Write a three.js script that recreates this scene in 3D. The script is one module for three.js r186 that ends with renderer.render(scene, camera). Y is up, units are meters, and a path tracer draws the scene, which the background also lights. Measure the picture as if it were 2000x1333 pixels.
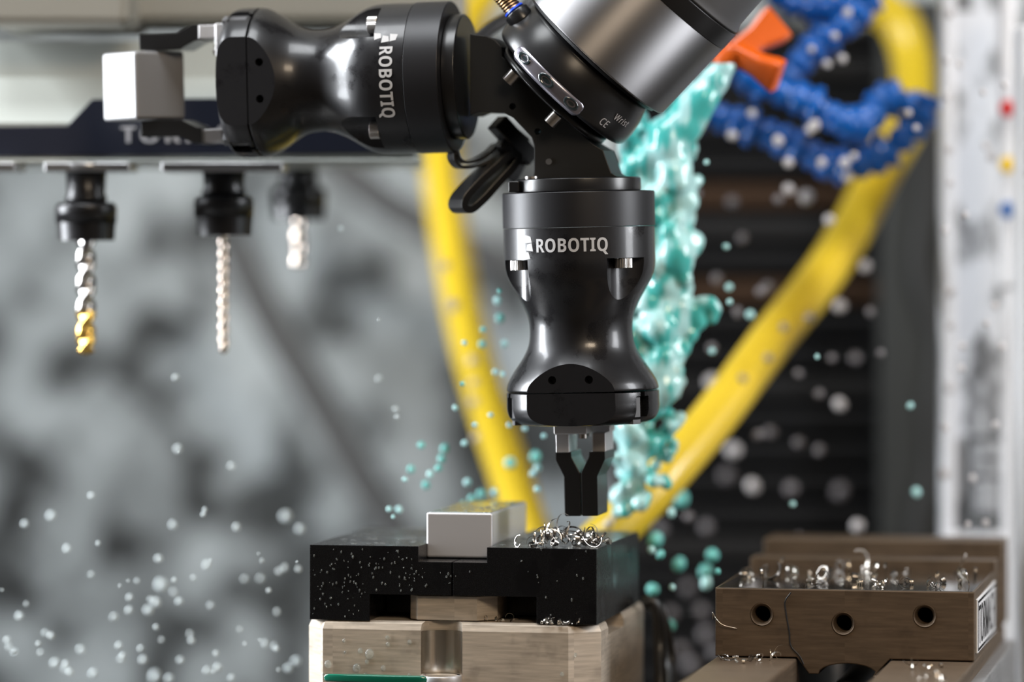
import * as THREE from 'three';
import { RoundedBoxGeometry } from 'three/addons/geometries/RoundedBoxGeometry.js';
import { TextGeometry } from 'three/addons/geometries/TextGeometry.js';
import { FontLoader } from 'three/addons/loaders/FontLoader.js';
import { MarchingCubes } from 'three/addons/objects/MarchingCubes.js';
import { RectAreaLightUniformsLib } from 'three/addons/lights/RectAreaLightUniformsLib.js';
import { mergeGeometries, mergeVertices, toCreasedNormals } from 'three/addons/utils/BufferGeometryUtils.js';
import { Brush, Evaluator, SUBTRACTION, ADDITION } from 'three-bvh-csg';

// ------------------------------------------------------------------ camera
const scene = new THREE.Scene();
scene.background = new THREE.Color(0x000000);
const FPX = 8000, CH = 0.27, HORIZON = 450.5;          // focal length in pixels, camera height above the table
const camera = new THREE.PerspectiveCamera(2 * Math.atan(666.5 / FPX) * 180 / Math.PI, 2000 / 1333, 0.05, 30);
camera.position.set(0, CH, 2);
camera.setViewOffset(2000, 1333, 0, 666.5 - HORIZON, 2000, 1333);
camera.focus = 2.0;
camera.userData.fStop = 2.4;
scene.add(camera);
const renderer = new THREE.WebGLRenderer({ antialias: true });
renderer.toneMapping = THREE.LinearToneMapping;
renderer.toneMappingExposure = 0.7;
renderer.shadowMap.enabled = true;
RectAreaLightUniformsLib.init();

// ------------------------------------------------------------------ helpers
let seed = 12345;
const rnd = (a = 0, b = 1) => { seed = (seed * 1664525 + 1013904223) >>> 0; return a + (b - a) * seed / 4294967296; };
const V3 = (x, y, z) => new THREE.Vector3(x, y, z);
const D2R = Math.PI / 180;
const P = (px, py, d) => V3((px - 1000) * d / FPX, CH + (HORIZON - py) * d / FPX, 2 - d);
const taken = {};
function numbered(name) { const n = taken[name] = (taken[name] ?? -1) + 1; return n ? `${name}_${String(n).padStart(3, '0')}` : name; }
function tag(o, label, category, group, kind) {
  if (label) o.userData.label = label;
  if (category) o.userData.category = category;
  if (group) o.userData.group = group;
  if (kind) o.userData.kind = kind;
  return o;
}
function part(name, geo, mat, parent, label) {
  const m = new THREE.Mesh(geo, mat); m.name = name; m.castShadow = m.receiveShadow = true;
  if (label) m.userData.label = label;
  parent.add(m); return m;
}
function thing(name, label, category, pos, group) {
  const g = new THREE.Group(); g.name = numbered(name); if (pos) g.position.copy(pos);
  tag(g, label, category, group); scene.add(g); return g;
}
function solo(name, geo, mat, label, category, pos, group, kind) {
  const m = new THREE.Mesh(geo, mat); m.name = numbered(name); m.castShadow = m.receiveShadow = true;
  if (pos) m.position.copy(pos);
  tag(m, label, category, group, kind); scene.add(m); return m;
}
function structure(name, geo, mat, pos) {
  const m = new THREE.Mesh(geo, mat); m.name = name; m.castShadow = m.receiveShadow = true; m.position.copy(pos);
  m.userData.kind = 'structure'; scene.add(m); return m;
}
// the point of plane z = zl in a group's own axes that shows at a photo pixel
const _ray = new THREE.Ray();
function onPlane(g, px, py, zl = 0) {
  g.updateMatrixWorld(true);
  const inv = g.matrixWorld.clone().invert();
  const o = V3(0, CH, 2).applyMatrix4(inv), d = V3((px - 1000) / FPX, (HORIZON - py) / FPX, -1).transformDirection(inv);
  return o.addScaledVector(d, (zl - o.z) / d.z);
}
const xf = (geo, { p = [0, 0, 0], r = [0, 0, 0], s = [1, 1, 1] } = {}) => geo.applyMatrix4(new THREE.Matrix4().compose(V3(...p), new THREE.Quaternion().setFromEuler(new THREE.Euler(...r)), V3(...s)));
const box = (w, h, d, r = 0.0004, seg = 2) => new RoundedBoxGeometry(w, h, d, seg, Math.min(r, w / 2.01, h / 2.01, d / 2.01));
const boxAt = (x0, x1, y0, y1, z0, z1, r) => box(x1 - x0, y1 - y0, z1 - z0, r).translate((x0 + x1) / 2, (y0 + y1) / 2, (z0 + z1) / 2);
const cyl = (r, h, n = 32, r2 = r) => new THREE.CylinderGeometry(r2, r, h, n);
function join(list) {
  const l = list.map(g => { g = g.index ? g.toNonIndexed() : g; for (const k of Object.keys(g.attributes)) if (!['position', 'normal', 'uv'].includes(k)) g.deleteAttribute(k); if (!g.attributes.uv) g.setAttribute('uv', new THREE.BufferAttribute(new Float32Array(g.attributes.position.count * 2), 2)); return g; });
  return mergeGeometries(l);
}
function prism(pts, z0, z1, bevel = 0.0003, holes = []) {         // outline in x, y, from z0 back to z1
  const s = new THREE.Shape(pts.map(p => new THREE.Vector2(p[0] ?? p.x, p[1] ?? p.y)));
  for (const [x, y, r] of holes) { const h = new THREE.Path(); h.absarc(x, y, r, 0, 2 * Math.PI, true); s.holes.push(h); }
  return new THREE.ExtrudeGeometry(s, { depth: Math.abs(z1 - z0) - 2 * bevel, bevelEnabled: bevel > 0, bevelThickness: bevel, bevelSize: bevel, bevelOffset: -bevel, bevelSegments: 2, curveSegments: 24 }).translate(0, 0, Math.min(z0, z1) + bevel);
}
function lathe(pts, k = 1, seg = 96) { return new THREE.LatheGeometry(pts.map(([r, y]) => new THREE.Vector2(Math.max(r, 0) * k, y * k)), seg); }
function planar(geo) {                                            // uv in metres on the plane each face lies in
  geo = geo.index ? geo.toNonIndexed() : geo;
  const p = geo.attributes.position, uv = new Float32Array(p.count * 2), a = V3(), b = V3(), c = V3(), n = V3();
  for (let i = 0; i < p.count; i += 3) {
    a.fromBufferAttribute(p, i); b.fromBufferAttribute(p, i + 1); c.fromBufferAttribute(p, i + 2);
    n.subVectors(b, a).cross(c.clone().sub(a));
    const ax = Math.abs(n.x), ay = Math.abs(n.y), az = Math.abs(n.z);
    [a, b, c].forEach((q, k) => { const [u, v] = ax > ay && ax > az ? [q.z, q.y] : ay > az ? [q.x, q.z] : [q.x, q.y]; uv[(i + k) * 2] = u; uv[(i + k) * 2 + 1] = v; });
  }
  geo.setAttribute('uv', new THREE.BufferAttribute(uv, 2)); return geo;
}
function around(geo, R) {                                         // uv in metres round the y axis
  geo = geo.index ? geo.toNonIndexed() : geo;
  const p = geo.attributes.position, uv = new Float32Array(p.count * 2);
  for (let i = 0; i < p.count; i++) { uv[2 * i] = Math.atan2(p.getX(i), p.getZ(i)) * R; uv[2 * i + 1] = p.getY(i); }
  geo.setAttribute('uv', new THREE.BufferAttribute(uv, 2)); return geo;
}
const ev = new Evaluator(); ev.useGroups = false; ev.attributes = ['position', 'normal'];
function brush(g) { g = g.clone(); for (const k of Object.keys(g.attributes)) if (!['position', 'normal'].includes(k)) g.deleteAttribute(k); const b = new Brush(g); b.updateMatrixWorld(); return b; }
function cut(base, cutters) { let b = brush(base); for (const c of cutters) b = ev.evaluate(b, brush(c), SUBTRACTION); return b.geometry; }
function tube(pts, r, n = 64, m = 14, closed = false) { return new THREE.TubeGeometry(new THREE.CatmullRomCurve3(pts, closed, 'centripetal'), n, r, m, closed); }
function bend(geo, R, ang0 = 0) {
  const p = geo.attributes.position;
  for (let i = 0; i < p.count; i++) { const a = ang0 + p.getX(i) / R, r = R + p.getZ(i); p.setXYZ(i, r * Math.sin(a), p.getY(i), r * Math.cos(a)); }
  geo.computeVertexNormals(); return geo;
}
const fontBold = await new FontLoader().loadAsync('fonts/droid/droid_sans_bold.typeface.json');
const fontReg = await new FontLoader().loadAsync('fonts/droid/droid_sans_regular.typeface.json');
function text(str, h, depth, font = fontBold, sx = 1, spacing = 0) {       // capitals h tall, left end at x = 0, base at y = 0
  const ref = new TextGeometry('T', { font, size: 1, depth: 0.1, curveSegments: 2, bevelEnabled: false }); ref.computeBoundingBox();
  const size = h / ref.boundingBox.max.y, out = []; let x = 0;
  for (const ch of str) {
    const g = new TextGeometry(ch, { font, size, depth, curveSegments: 6, bevelEnabled: false }); g.scale(sx, 1, 1);
    out.push(g.translate(x, 0, 0)); x += (font.data.glyphs[ch].ha * size / font.data.resolution + spacing) * sx;
  }
  const g = mergeGeometries(out); g.computeBoundingBox(); g.userData.width = x; return g;
}

// ------------------------------------------------------------------ textures (matter only: grain, stains, brushing)
function hash(x, y, s) { let h = (x * 374761393 + y * 668265263 + s * 1274126177) | 0; h = Math.imul(h ^ (h >>> 13), 1274126177); return ((h ^ (h >>> 16)) >>> 0) / 4294967296; }
function vnoise(x, y, per, s) {
  const xi = Math.floor(x), yi = Math.floor(y), fx = x - xi, fy = y - yi, u = fx * fx * (3 - 2 * fx), v = fy * fy * (3 - 2 * fy), m = k => ((k % per) + per) % per;
  const a = hash(m(xi), m(yi), s), b = hash(m(xi + 1), m(yi), s), c = hash(m(xi), m(yi + 1), s), d = hash(m(xi + 1), m(yi + 1), s);
  return a + (b - a) * u + (c - a) * v + (a - b - c + d) * u * v;
}
function fbm(u, v, per, oct, s, ax = 1, ay = 1) { let r = 0, w = 0.5, t = 0; for (let o = 0; o < oct; o++) { r += w * vnoise(u * per * ax, v * per * ay, per * Math.max(ax, ay), s + o); t += w; w *= 0.55; per *= 2; } return r / t; }
function tex(n, f, srgb, rep = 1) {                                // f(u, v) -> [r, g, b] 0..255
  const d = new Uint8Array(n * n * 4);
  for (let y = 0; y < n; y++) for (let x = 0; x < n; x++) { const c = f(x / n, y / n), i = 4 * (y * n + x); d[i] = c[0]; d[i + 1] = c[1]; d[i + 2] = c[2]; d[i + 3] = 255; }
  const t = new THREE.DataTexture(d, n, n); t.magFilter = THREE.LinearFilter; t.minFilter = THREE.LinearFilter; t.wrapS = t.wrapT = THREE.RepeatWrapping; t.repeat.set(rep, rep);
  if (srgb) t.colorSpace = THREE.SRGBColorSpace; t.needsUpdate = true; return t;
}
const cl = v => Math.max(0, Math.min(255, v)), grey = v => [cl(v), cl(v), cl(v)];
const ss = (a, b, x) => { const t = Math.max(0, Math.min(1, (x - a) / (b - a))); return t * t * (3 - 2 * t); };
const brushedT = tex(256, (u, v) => grey(150 + 90 * (fbm(u, v, 4, 4, 3, 1, 16) - 0.5) + 30 * (hash(u * 256 | 0, v * 256 | 0, 5) - 0.5)), false, 1 / 0.03);
const grainT = tex(256, (u, v) => grey(128 + 120 * (hash(u * 256 | 0, v * 256 | 0, 9) - 0.5) + 70 * (fbm(u, v, 16, 3, 8) - 0.5)), false, 1 / 0.02);
const wetT = tex(512, (u, v) => { const w = ss(0.46, 0.60, fbm(u, v, 5, 5, 21)); const k = 255 * (0.36 - 0.13 * w) + 40 * (hash(u * 512 | 0, v * 512 | 0, 2) - 0.5); return [k, k, k]; }, false, 1 / 0.09);
const stainT = tex(512, (u, v) => {                                // coolant stains and dirt on the painted enclosure
  const a = fbm(u, v, 24, 3, 31, 1, 1), b = fbm(u, v, 6, 3, 41, 2, 1), k = 170 - 105 * ss(0.48, 0.70, a) - 40 * ss(0.5, 0.7, b) + 26 * ss(0.45, 0.25, a);
  return [cl(k * 0.98), cl(k * 1.02), cl(k * 1.03)];
}, true, 1 / 0.8);
const splashT = tex(512, (u, v) => { const a = fbm(u, v, 9, 4, 51, 2, 1), k = 235 - 120 * ss(0.40, 0.60, a); return [cl(k), cl(k * 1.01), cl(k * 1.03)]; }, true, 1 / 0.3);
const steelT = tex(256, (u, v) => { const k = 205 + 60 * (fbm(u, v, 4, 4, 61, 1, 12) - 0.5) - 22 * ss(0.55, 0.85, fbm(u, v, 6, 4, 62)); return [cl(k), cl(k), cl(k)]; }, true, 1 / 0.06);

// ------------------------------------------------------------------ materials
const mat = (color, roughness, metalness = 0, extra = {}) => { const m = new THREE.MeshPhysicalMaterial({ roughness, metalness, ...extra }); if (typeof color === 'number') m.color.setHex(color); else m.color.setRGB(...color); return m; };
const M = {
  wall: mat(0xffffff, 0.55, 0, { map: stainT }),
  shop: mat(0x8a8580, 0.9),
  shopFloor: mat(0x5c5650, 0.8),
  anodised: mat([0.012, 0.012, 0.0145], 0.42, 0.3, { roughnessMap: null, bumpMap: grainT, bumpScale: 0.00002 }),
  glossBlack: mat([0.012, 0.012, 0.014], 1.0, 0.3, { roughnessMap: wetT, clearcoat: 0.25, clearcoatRoughness: 0.12 }),
  black: mat([0.012, 0.012, 0.013], 0.28, 0.1),
  bracket: mat([0.010, 0.010, 0.010], 0.5, 0.2, { bumpMap: grainT, bumpScale: 0.00001 }),
  finger: mat([0.007, 0.007, 0.0075], 0.3, 0.0, { clearcoat: 0.3, clearcoatRoughness: 0.2 }),
  print: mat([0.46, 0.46, 0.47], 0.6),
  screw: mat([0.62, 0.60, 0.58], 0.28, 1),
  silver: mat([0.62, 0.61, 0.62], 0.42, 0.75),
  blockMetal: mat([0.56, 0.55, 0.56], 0.45, 0.6, { bumpMap: brushedT, bumpScale: 0.00003 }),
  heldMetal: mat([0.21, 0.208, 0.212], 0.5, 0.25, { bumpMap: brushedT, bumpScale: 0.00002 }),
  tubeMetal: mat([0.36, 0.355, 0.365], 0.58, 1, { anisotropy: 0.95, anisotropyRotation: Math.PI / 2 }),
  band: mat([0.010, 0.010, 0.011], 0.35),
  cap: mat([0.10, 0.10, 0.105], 0.5, 0.3),
  lens: mat([0.02, 0.03, 0.035], 0.06, 0, { clearcoat: 1 }),
  bezel: mat([0.30, 0.29, 0.34], 0.25, 0.8),
  spring: mat([0.42, 0.27, 0.14], 0.3, 1),
  blueRing: mat([0.01, 0.06, 0.65], 0.3),
  cable: mat([0.015, 0.015, 0.016], 0.35),
  softJaw: mat([0.007, 0.007, 0.008], 0.75, 0.2, { roughnessMap: wetT }),
  tanSteel: mat([0.78, 0.67, 0.55], 0.42, 0.2, { map: steelT, bumpMap: brushedT, bumpScale: 0.00004 }),
  darkSteel: mat([0.09, 0.085, 0.08], 0.4, 0.6, { map: steelT }),
  brownSteel: mat([0.21, 0.148, 0.098], 0.45, 0.45, { map: steelT, bumpMap: brushedT, bumpScale: 0.00004 }),
  film: mat([0.030, 0.024, 0.018], 0.06, 0, { clearcoat: 1, clearcoatRoughness: 0.03, bumpMap: wetT, bumpScale: 0.0004 }),
  blockFilm: mat([0.30, 0.36, 0.36], 0.07, 0.85, { bumpMap: wetT, bumpScale: 0.0003 }),
  greySteel: mat([0.46, 0.46, 0.47], 0.38, 0.35, { map: steelT, bumpMap: brushedT, bumpScale: 0.00005 }),
  polished: mat([0.62, 0.57, 0.50], 0.22, 0.9),
  plateReflection: mat([0.62, 0.62, 0.63], 0.6),  // bright reflection on the name plate, put into a pale colour
  hose: mat([0.66, 0.46, 0.022], 0.35, 0, { clearcoat: 0.2 }),
  blue: mat([0.004, 0.10, 0.42], 0.2),
  orange: mat([0.62, 0.095, 0.005], 0.3),
  coolant: mat([0.16, 0.60, 0.56], 0.14, 0, { clearcoat: 0.5, clearcoatRoughness: 0.05 }),
  coolantPale: mat([0.45, 0.80, 0.80], 0.15, 0, { clearcoat: 0.5, clearcoatRoughness: 0.05 }),
  mist: mat([0.60, 0.68, 0.70], 0.2),
  glintGrey: mat([0.15, 0.14, 0.15], 0.25),  // dim blurred glints of drops, put into a grey colour
  glintWhite: mat([0.52, 0.50, 0.51], 0.2),  // bright blurred glints of drops, put into a white colour
  glintCream: mat([0.62, 0.52, 0.36], 0.2),  // blurred highlights on the yellow hose, put into a cream colour
  clear: mat([0.9, 0.96, 0.95], 0.04, 0, { transmission: 0.9, thickness: 0.002, ior: 1.33 }),
  green: mat([0.006, 0.12, 0.075], 0.12, 0, { clearcoat: 0.6 }),
  chip: mat([0.66, 0.63, 0.58], 0.22, 1),
  chipDark: mat([0.30, 0.28, 0.26], 0.25, 1),
  trayPaint: mat([0.28, 0.295, 0.275], 0.45),
  headPaint: mat([0.24, 0.23, 0.20], 0.6),
  headDark: mat([0.10, 0.105, 0.11], 0.5),
  navy: mat([0.010, 0.012, 0.022], 0.35),
  letter: mat([0.38, 0.37, 0.38], 0.5),
  holderBlack: mat([0.018, 0.018, 0.020], 0.3, 0.4),
  holderRing: mat([0.42, 0.42, 0.43], 0.3, 0.9),
  drillSteel: mat([0.60, 0.58, 0.57], 0.22, 1),
  drillWarm: mat([0.80, 0.70, 0.62], 0.2, 0.9),
  gold: mat([0.95, 0.62, 0.16], 0.22, 0.9),
  pleat: mat([0.006, 0.006, 0.0065], 0.55, 0, { specularIntensity: 0.3 }),
  pleatBrown: mat([0.036, 0.019, 0.010], 0.6, 0, { specularIntensity: 0.3 }),
  pleatGrey: mat([0.014, 0.0135, 0.0135], 0.6, 0, { specularIntensity: 0.3 }),
  post: mat([0.032, 0.033, 0.031], 0.7, 0, { specularIntensity: 0.5 }),
  postDark: mat([0.016, 0.016, 0.015], 0.7),
  panel: mat([0.72, 0.73, 0.74], 0.5, 0, { map: splashT }),
  white: mat([0.66, 0.66, 0.68], 0.35),
  red: mat([0.55, 0.02, 0.02], 0.3),
  yellowButton: mat([0.75, 0.48, 0.03], 0.3),
  blueButton: mat([0.06, 0.14, 0.35], 0.3),
  wallShadow: mat([0.10, 0.10, 0.10], 0.7),  // tone of the soft wall shadows, painted on dark tubes
  lampBody: mat([0.15, 0.15, 0.15], 0.6),
};

// ------------------------------------------------------------------ lamps
function lampPanel(label, pos, look, w, h, color, intensity, glow) {
  const g = thing('work_lamp', label, 'lamp', pos);
  g.lookAt(look);                                                  // +z of the group faces the work
  part('housing', box(w + 0.04, h + 0.04, 0.04, 0.006).translate(0, 0, -0.022), M.lampBody, g);
  const c = new THREE.Color().setRGB(...color);
  part('diffuser', box(w, h, 0.004, 0.001), new THREE.MeshStandardMaterial({ color: 0xffffff, roughness: 0.6, emissive: c, emissiveIntensity: glow }), g);
  const l = new THREE.RectAreaLight(c, intensity, w, h); l.name = 'panel_light'; l.position.set(0, 0, 0.006); l.lookAt(0, 0, 1); l.rotation.set(0, Math.PI, 0);
  g.add(l); return g;
}
lampPanel('tall cool white lamp panel at the side of the enclosure, facing the grippers', V3(-0.72, 0.42, -0.14), V3(0.02, 0.22, 0.0), 0.26, 0.75, [0.92, 0.96, 1.0], 50, 3);
lampPanel('cool white lamp panel under the enclosure roof', V3(-0.15, 1.15, 0.15), V3(-0.05, 0.1, -0.45), 0.7, 0.35, [0.95, 0.98, 1.0], 15, 3);
lampPanel('warm ceiling lamp panel of the workshop', V3(0.75, 1.5, 2.2), V3(0.1, 0.1, 0), 0.9, 0.5, [1.0, 0.80, 0.58], 25, 2);
lampPanel('cool white lamp panel on the side wall beyond the brown vise', V3(0.80, 0.42, 0.10), V3(0.25, 0.1, -0.08), 0.2, 0.4, [0.95, 0.97, 1.0], 27, 3);

// ------------------------------------------------------------------ enclosure and room
const flat = (w, h, d) => planar(new THREE.BoxGeometry(w, h, d));
structure('wall_back', flat(3.2, 2.4, 0.06), M.wall, V3(0, 0.6, -1.08));
structure('wall_left', flat(0.06, 2.4, 4.8), M.shop, V3(-1.57, 0.6, 1.29));
structure('wall_right', flat(0.06, 2.4, 4.8), M.shop, V3(1.57, 0.6, 1.29));
structure('wall_front', flat(3.2, 2.4, 0.06), M.shop, V3(0, 0.6, 3.66));
structure('floor', flat(3.2, 0.06, 4.8), M.shopFloor, V3(0, -0.63, 1.29));
structure('ceiling', flat(3.2, 0.06, 4.8), M.shop, V3(0, 1.83, 1.29));
const bed = solo('machine_table', planar(box(1.0, 0.06, 0.50, 0.004)), M.darkSteel, 'dark steel machine table under both vises', 'table', V3(0.05, -0.031, -0.03));
const ped = solo('machine_pedestal', planar(box(0.5, 0.53, 0.3, 0.01)), M.shop, 'grey machine pedestal under the steel table', 'pedestal', V3(0.05, -0.33, -0.03));

// dark tubes added as the soft slanting shadows on the back wall
solo('shadow_band', tube([P(455, 470, 2.9), P(520, 610, 2.9), P(610, 760, 2.9), P(720, 950, 2.9), P(860, 1180, 2.9), P(900, 1500, 2.9), P(880, 2000, 2.9)], 0.0125, 60, 12), M.wallShadow, 'dark grey tube added as the soft shadow running slantwise down the mottled grey wall', 'hose');
solo('shadow_band', tube([P(560, 120, 2.9), P(640, 300, 2.9), P(740, 385, 2.9), P(850, 450, 2.9), P(1000, 520, 2.9), P(1150, 560, 2.9), P(1200, 700, 2.9), P(1200, 2000, 2.9)], 0.0120, 60, 12), M.wallShadow, 'dark grey tube added as the soft shadow passing behind the yellow hose to the wall', 'hose');

// ------------------------------------------------------------------ way cover, post, side panel
{
  const d = 2.64, k = d / FPX, base = P(1490, 1500, d);
  const g = thing('way_cover', 'black pleated way cover with brown bands behind the yellow hose', 'way cover', base);
  const w = 560 * k, n = 24, p = 62 * k;
  const pl = planar(box(w, p * 0.74, 0.035, 0.004));
  for (let i = 0; i < n; i++) {
    const py = 1500 - i * 62, m = [410, 596].some(v => Math.abs(py - v) < 32) ? M.pleatBrown : i % 5 === 2 ? M.pleatGrey : M.pleat;
    const o = part('pleat', pl, m, g); o.position.set(0, i * p, 0.004 * ((i * 7) % 3));
  }
  part('backing', box(w * 1.02, n * p, 0.02, 0.002).translate(0, (n - 1) * p / 2, -0.025), M.pleat, g);
  part('foot', box(w, 0.44, 0.05, 0.002).translate(0, -0.245, -0.01), M.pleat, g);
}
{
  const d = 2.58, k = d / FPX;
  const g = thing('enclosure_post', 'dark grey upright post with black wavy seal beside the white panel', 'post', P(1781, 1500, d));
  part('post', box(124 * k, 1900 * k, 0.03, 0.003).translate(0, 550 * k, 0), M.post, g);
  part('post_foot', box(124 * k, 0.42, 0.05, 0.003).translate(0, -0.24 - 195 * k + 0.05, 0), M.post, g);
  const pts = []; for (let y = -350; y <= 1450; y += 50) pts.push(V3((32 + 16 * Math.sin(y / 95) + 8 * Math.sin(y / 41)) * k, y * k, 0.016));
  part('seal', xf(tube(pts, 0.0085, 90, 10), {}), M.postDark, g);
}
{
  const d = 2.36, k = d / FPX;
  const g = thing('side_panel', 'white sheet metal panel splashed with coolant', 'panel', P(1915, 1040, d));
  part('sheet', planar(box(156 * k, 1500 * k, 0.012, 0.001).translate(0, 500 * k, 0)), M.panel, g);
  part('flange', planar(box(22 * k, 1500 * k, 0.02, 0.002).translate(-66 * k, 500 * k, 0.008)), M.white, g, 'bright folded edge');
  part('sill', box(156 * k, 14 * k, 0.03, 0.002).translate(0, -4 * k, 0.01), M.white, g);
  part('skirt', box(150 * k, 0.72, 0.03, 0.002).translate(0, -0.372, -0.004), M.post, g);
  const wg = solo('warning_placard', prism([[-54, -96], [54, -96], [54, 96], [-54, 96]].map(([x, y]) => [x * k, y * k]), 0, 0.002, 0.0003), M.headDark, 'dark bordered placard with blurred print low on the white panel', 'placard', P(1938, 946, d - 0.010));
  const ins = [[0, 50, 84, 60], [-14, -22, 46, 62], [28, -22, 26, 62]];
  for (const [x, y, w, h] of ins) part('print_field', box(w * k, h * k, 0.001, 0.0002).translate(x * k, y * k, 0.0025), M.panel, wg);
  part('print_bar', box(26 * k, 16 * k, 0.001, 0.0002).translate(-4 * k, 50 * k, 0.0033), M.headDark, wg);
}
{
  const d = 2.22, k = d / FPX;
  const f = thing('door_frame', 'white upright door frame edge at the side of the enclosure', 'frame', P(2010, 1500, d));
  part('upright', box(48 * k, 1900 * k, 0.04, 0.003).translate(0, 500 * k, 0), M.white, f);
  part('upright_foot', box(40 * k, 0.42, 0.05, 0.003).translate(0, -0.33, 0), M.white, f);
  part('seal', box(6 * k, 1700 * k, 0.01, 0.001).translate(-8 * k, 500 * k, 0.022), M.pleatBrown, f);
  const s = thing('switch_column', 'slim white switch column in front of the splashed panel', 'switch column', P(1967, 440, 2.3));
  part('column', box(34 * k, 620 * k, 0.016, 0.004).translate(0, 180 * k, 0), M.white, s);
  part('column_stem', box(20 * k, 1.0, 0.012, 0.003).translate(0, -0.535, 0), M.white, s);
  const btn = (name, py, m, label) => solo(name, xf(lathe([[0, 0], [17, 0], [17, 14], [15, 18], [0, 19]], k, 32), { r: [Math.PI / 2, 0, 0] }), m, label, 'button', P(1967, py, 2.289));
  btn('push_button', 212, M.red, 'red push button on the white switch column');
  btn('push_button', 322, M.yellowButton, 'yellow push button on the white switch column');
  btn('push_button', 410, M.blueButton, 'blue push button on the white switch column');
}

// ------------------------------------------------------------------ tool tray, spindle head and tools
{
  const d = 2.13, k = d / FPX, base = P(300, 316, d);
  const g = thing('tool_tray', 'pale grey tool changer tray with navy lettered band', 'tool changer', base);
  const X = px => (px - 300) * k, Y = py => (316 - py) * k;
  const yz = (pts, x0, x1) => { const s = prism(pts, 0, x1 - x0, 0.0008); s.rotateY(Math.PI / 2).translate(x0, 0, 0); return s; };
  // side profile: upper vertical face, a bevel that leans out, the lower lip   (z towards the camera = -x of the profile)
  part('tray_body', planar(yz([[0, Y(312)], [0, Y(240)], [0.034, Y(146)], [0.038, Y(74)], [0.22, Y(74)], [0.22, Y(312)]], X(-260), X(812))), M.trayPaint, g);
  part('tray_lip', box(X(820) - X(-270), 9 * k, 0.16, 0.001).translate((X(820) + X(-270)) / 2, Y(315), -0.078), M.trayPaint, g, 'bottom rim');
  const bandPts = [[-260, 308], [812, 298], [812, 189], [181, 194], [132, 246], [-260, 250]].map(([x, y]) => [X(x), Y(y)]);
  const bandM = part('lettered_band', prism(bandPts, 0.002, -0.022, 0.0003), M.navy, g, 'navy band');
  part('lettering', text('TORMACH', 32 * k, 0.0006, fontBold, 1.25, 4 * k).translate(X(236), Y(279), 0.002), M.letter, bandM, 'grey capitals TORMACH');
  for (const [x, w] of [[175, 165], [437, 235], [-10, 90]]) part('tool_fork', box(w * k, 18 * k, 0.05, 0.001).translate(X(x), Y(327), -0.01), M.holderRing, g);
  part('hanger', box(0.06, 1.0, 0.06, 0.004).translate(X(-240), Y(74) + 0.5, -0.16), M.headPaint, g);

  const h = thing('spindle_head', 'beige machine head above the tool tray', 'machine head', P(130, 66, 2.16));
  part('head_casting', box(280 * k, 0.30, 0.12, 0.006, 4).translate(0, 0.152, -0.02), M.headPaint, h);
  part('head_side', box(700 * k, 0.30, 0.10, 0.006, 4).translate(440 * k, 0.156, -0.06), M.headPaint, h);
  part('head_mount', box(0.1, 1.3, 0.1, 0.004).translate(0, 0.9, -0.1), M.headPaint, h);

  function tool(label, px, d, o) {
    const k = d / FPX, g = thing('drill_tool', label, 'tool', P(px, o.top, d), 'drills hanging from the tool tray');
    const Y = py => (o.top - py) * k;
    part('flange', lathe([[0, Y(o.top + 14) / k], [o.neck + 20, Y(o.top + 14) / k], [o.neck + 22, Y(o.top + 9) / k], [o.neck + 22, -2], [o.neck + 18, 0], [0, 0]], k, 40), M.holderRing, g);
    part('neck', lathe([[0, Y(o.nut0) / k - 2], [o.neck, Y(o.nut0) / k - 2], [o.neck + 1, Y(o.nut0) / k + 12], [o.neck - 3, Y(o.nut0) / k + 16], [o.neck, -16], [0, -12]], k, 40), M.holderBlack, g);
    const n = o.nut, y0 = Y(o.nut1) / k, y1 = Y(o.nut0) / k, ym = (y0 + y1) / 2;
    const nut = lathe([[0, ym - 2], [n, ym - 2], [n, y1 - 8], [n - 6, y1], [0, y1]], k, 48), hexs = [];
    for (let i = 0; i < 6; i++) { const a = i * Math.PI / 3 + 0.35; hexs.push(V3(Math.cos(a) * (n - 1), 0, Math.sin(a) * (n - 1))); }
    const hx = new THREE.CylinderGeometry((n + 1) * k, (n - 2) * k, (ym - y0) * k, 6).rotateY(0.3).translate(0, (ym + y0) / 2 * k, 0);
    part('collet_nut', join([nut, hx]), M.holderBlack, g);
    const len = (o.bit1 - o.nut1) * k, seg = 80, m = 20, pos = [], idx = [];
    for (let j = 0; j <= seg; j++) for (let i = 0; i < m; i++) {
      const t = j / seg, a = i / m * 2 * Math.PI, f = Math.cos(2 * a), tip = t > 0.97 ? (1 - t) / 0.03 : 1;
      const r = o.bit * k * (0.62 + 0.38 * ss(-0.55, 0.25, f)) * Math.max(0.02, tip), tw = a + t * o.turns * 2 * Math.PI;
      pos.push(r * Math.cos(tw), Y(o.nut1) + 0.002 - t * (len + 0.002), r * Math.sin(tw));
    }
    const cutAt = Math.round(seg * (o.tip ?? 1));
    for (let j = 0; j < seg; j++) for (let i = 0; i < m; i++) { const a = j * m + i, b = j * m + (i + 1) % m; idx.push(a, b, a + m, b, b + m, a + m); }
    const mk = (j0, j1) => { const b = new THREE.BufferGeometry(); b.setAttribute('position', new THREE.Float32BufferAttribute(pos, 3)); b.setIndex(idx.slice(j0 * m * 6, j1 * m * 6)); b.computeVertexNormals(); return b; };
    part('drill_bit', mk(0, cutAt), o.mat, g);
    if (cutAt < seg) part('coated_tip', mk(cutAt, seg), M.gold, g, 'gold coated tip');
  }
  tool('drill with a steel shank and gold tip in a black collet', 168, 2.13, { top: 318, neck: 40, nut: 60, nut0: 396, nut1: 470, bit: 19, bit1: 694, turns: 2.4, tip: 0.62, mat: M.drillSteel });
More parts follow.
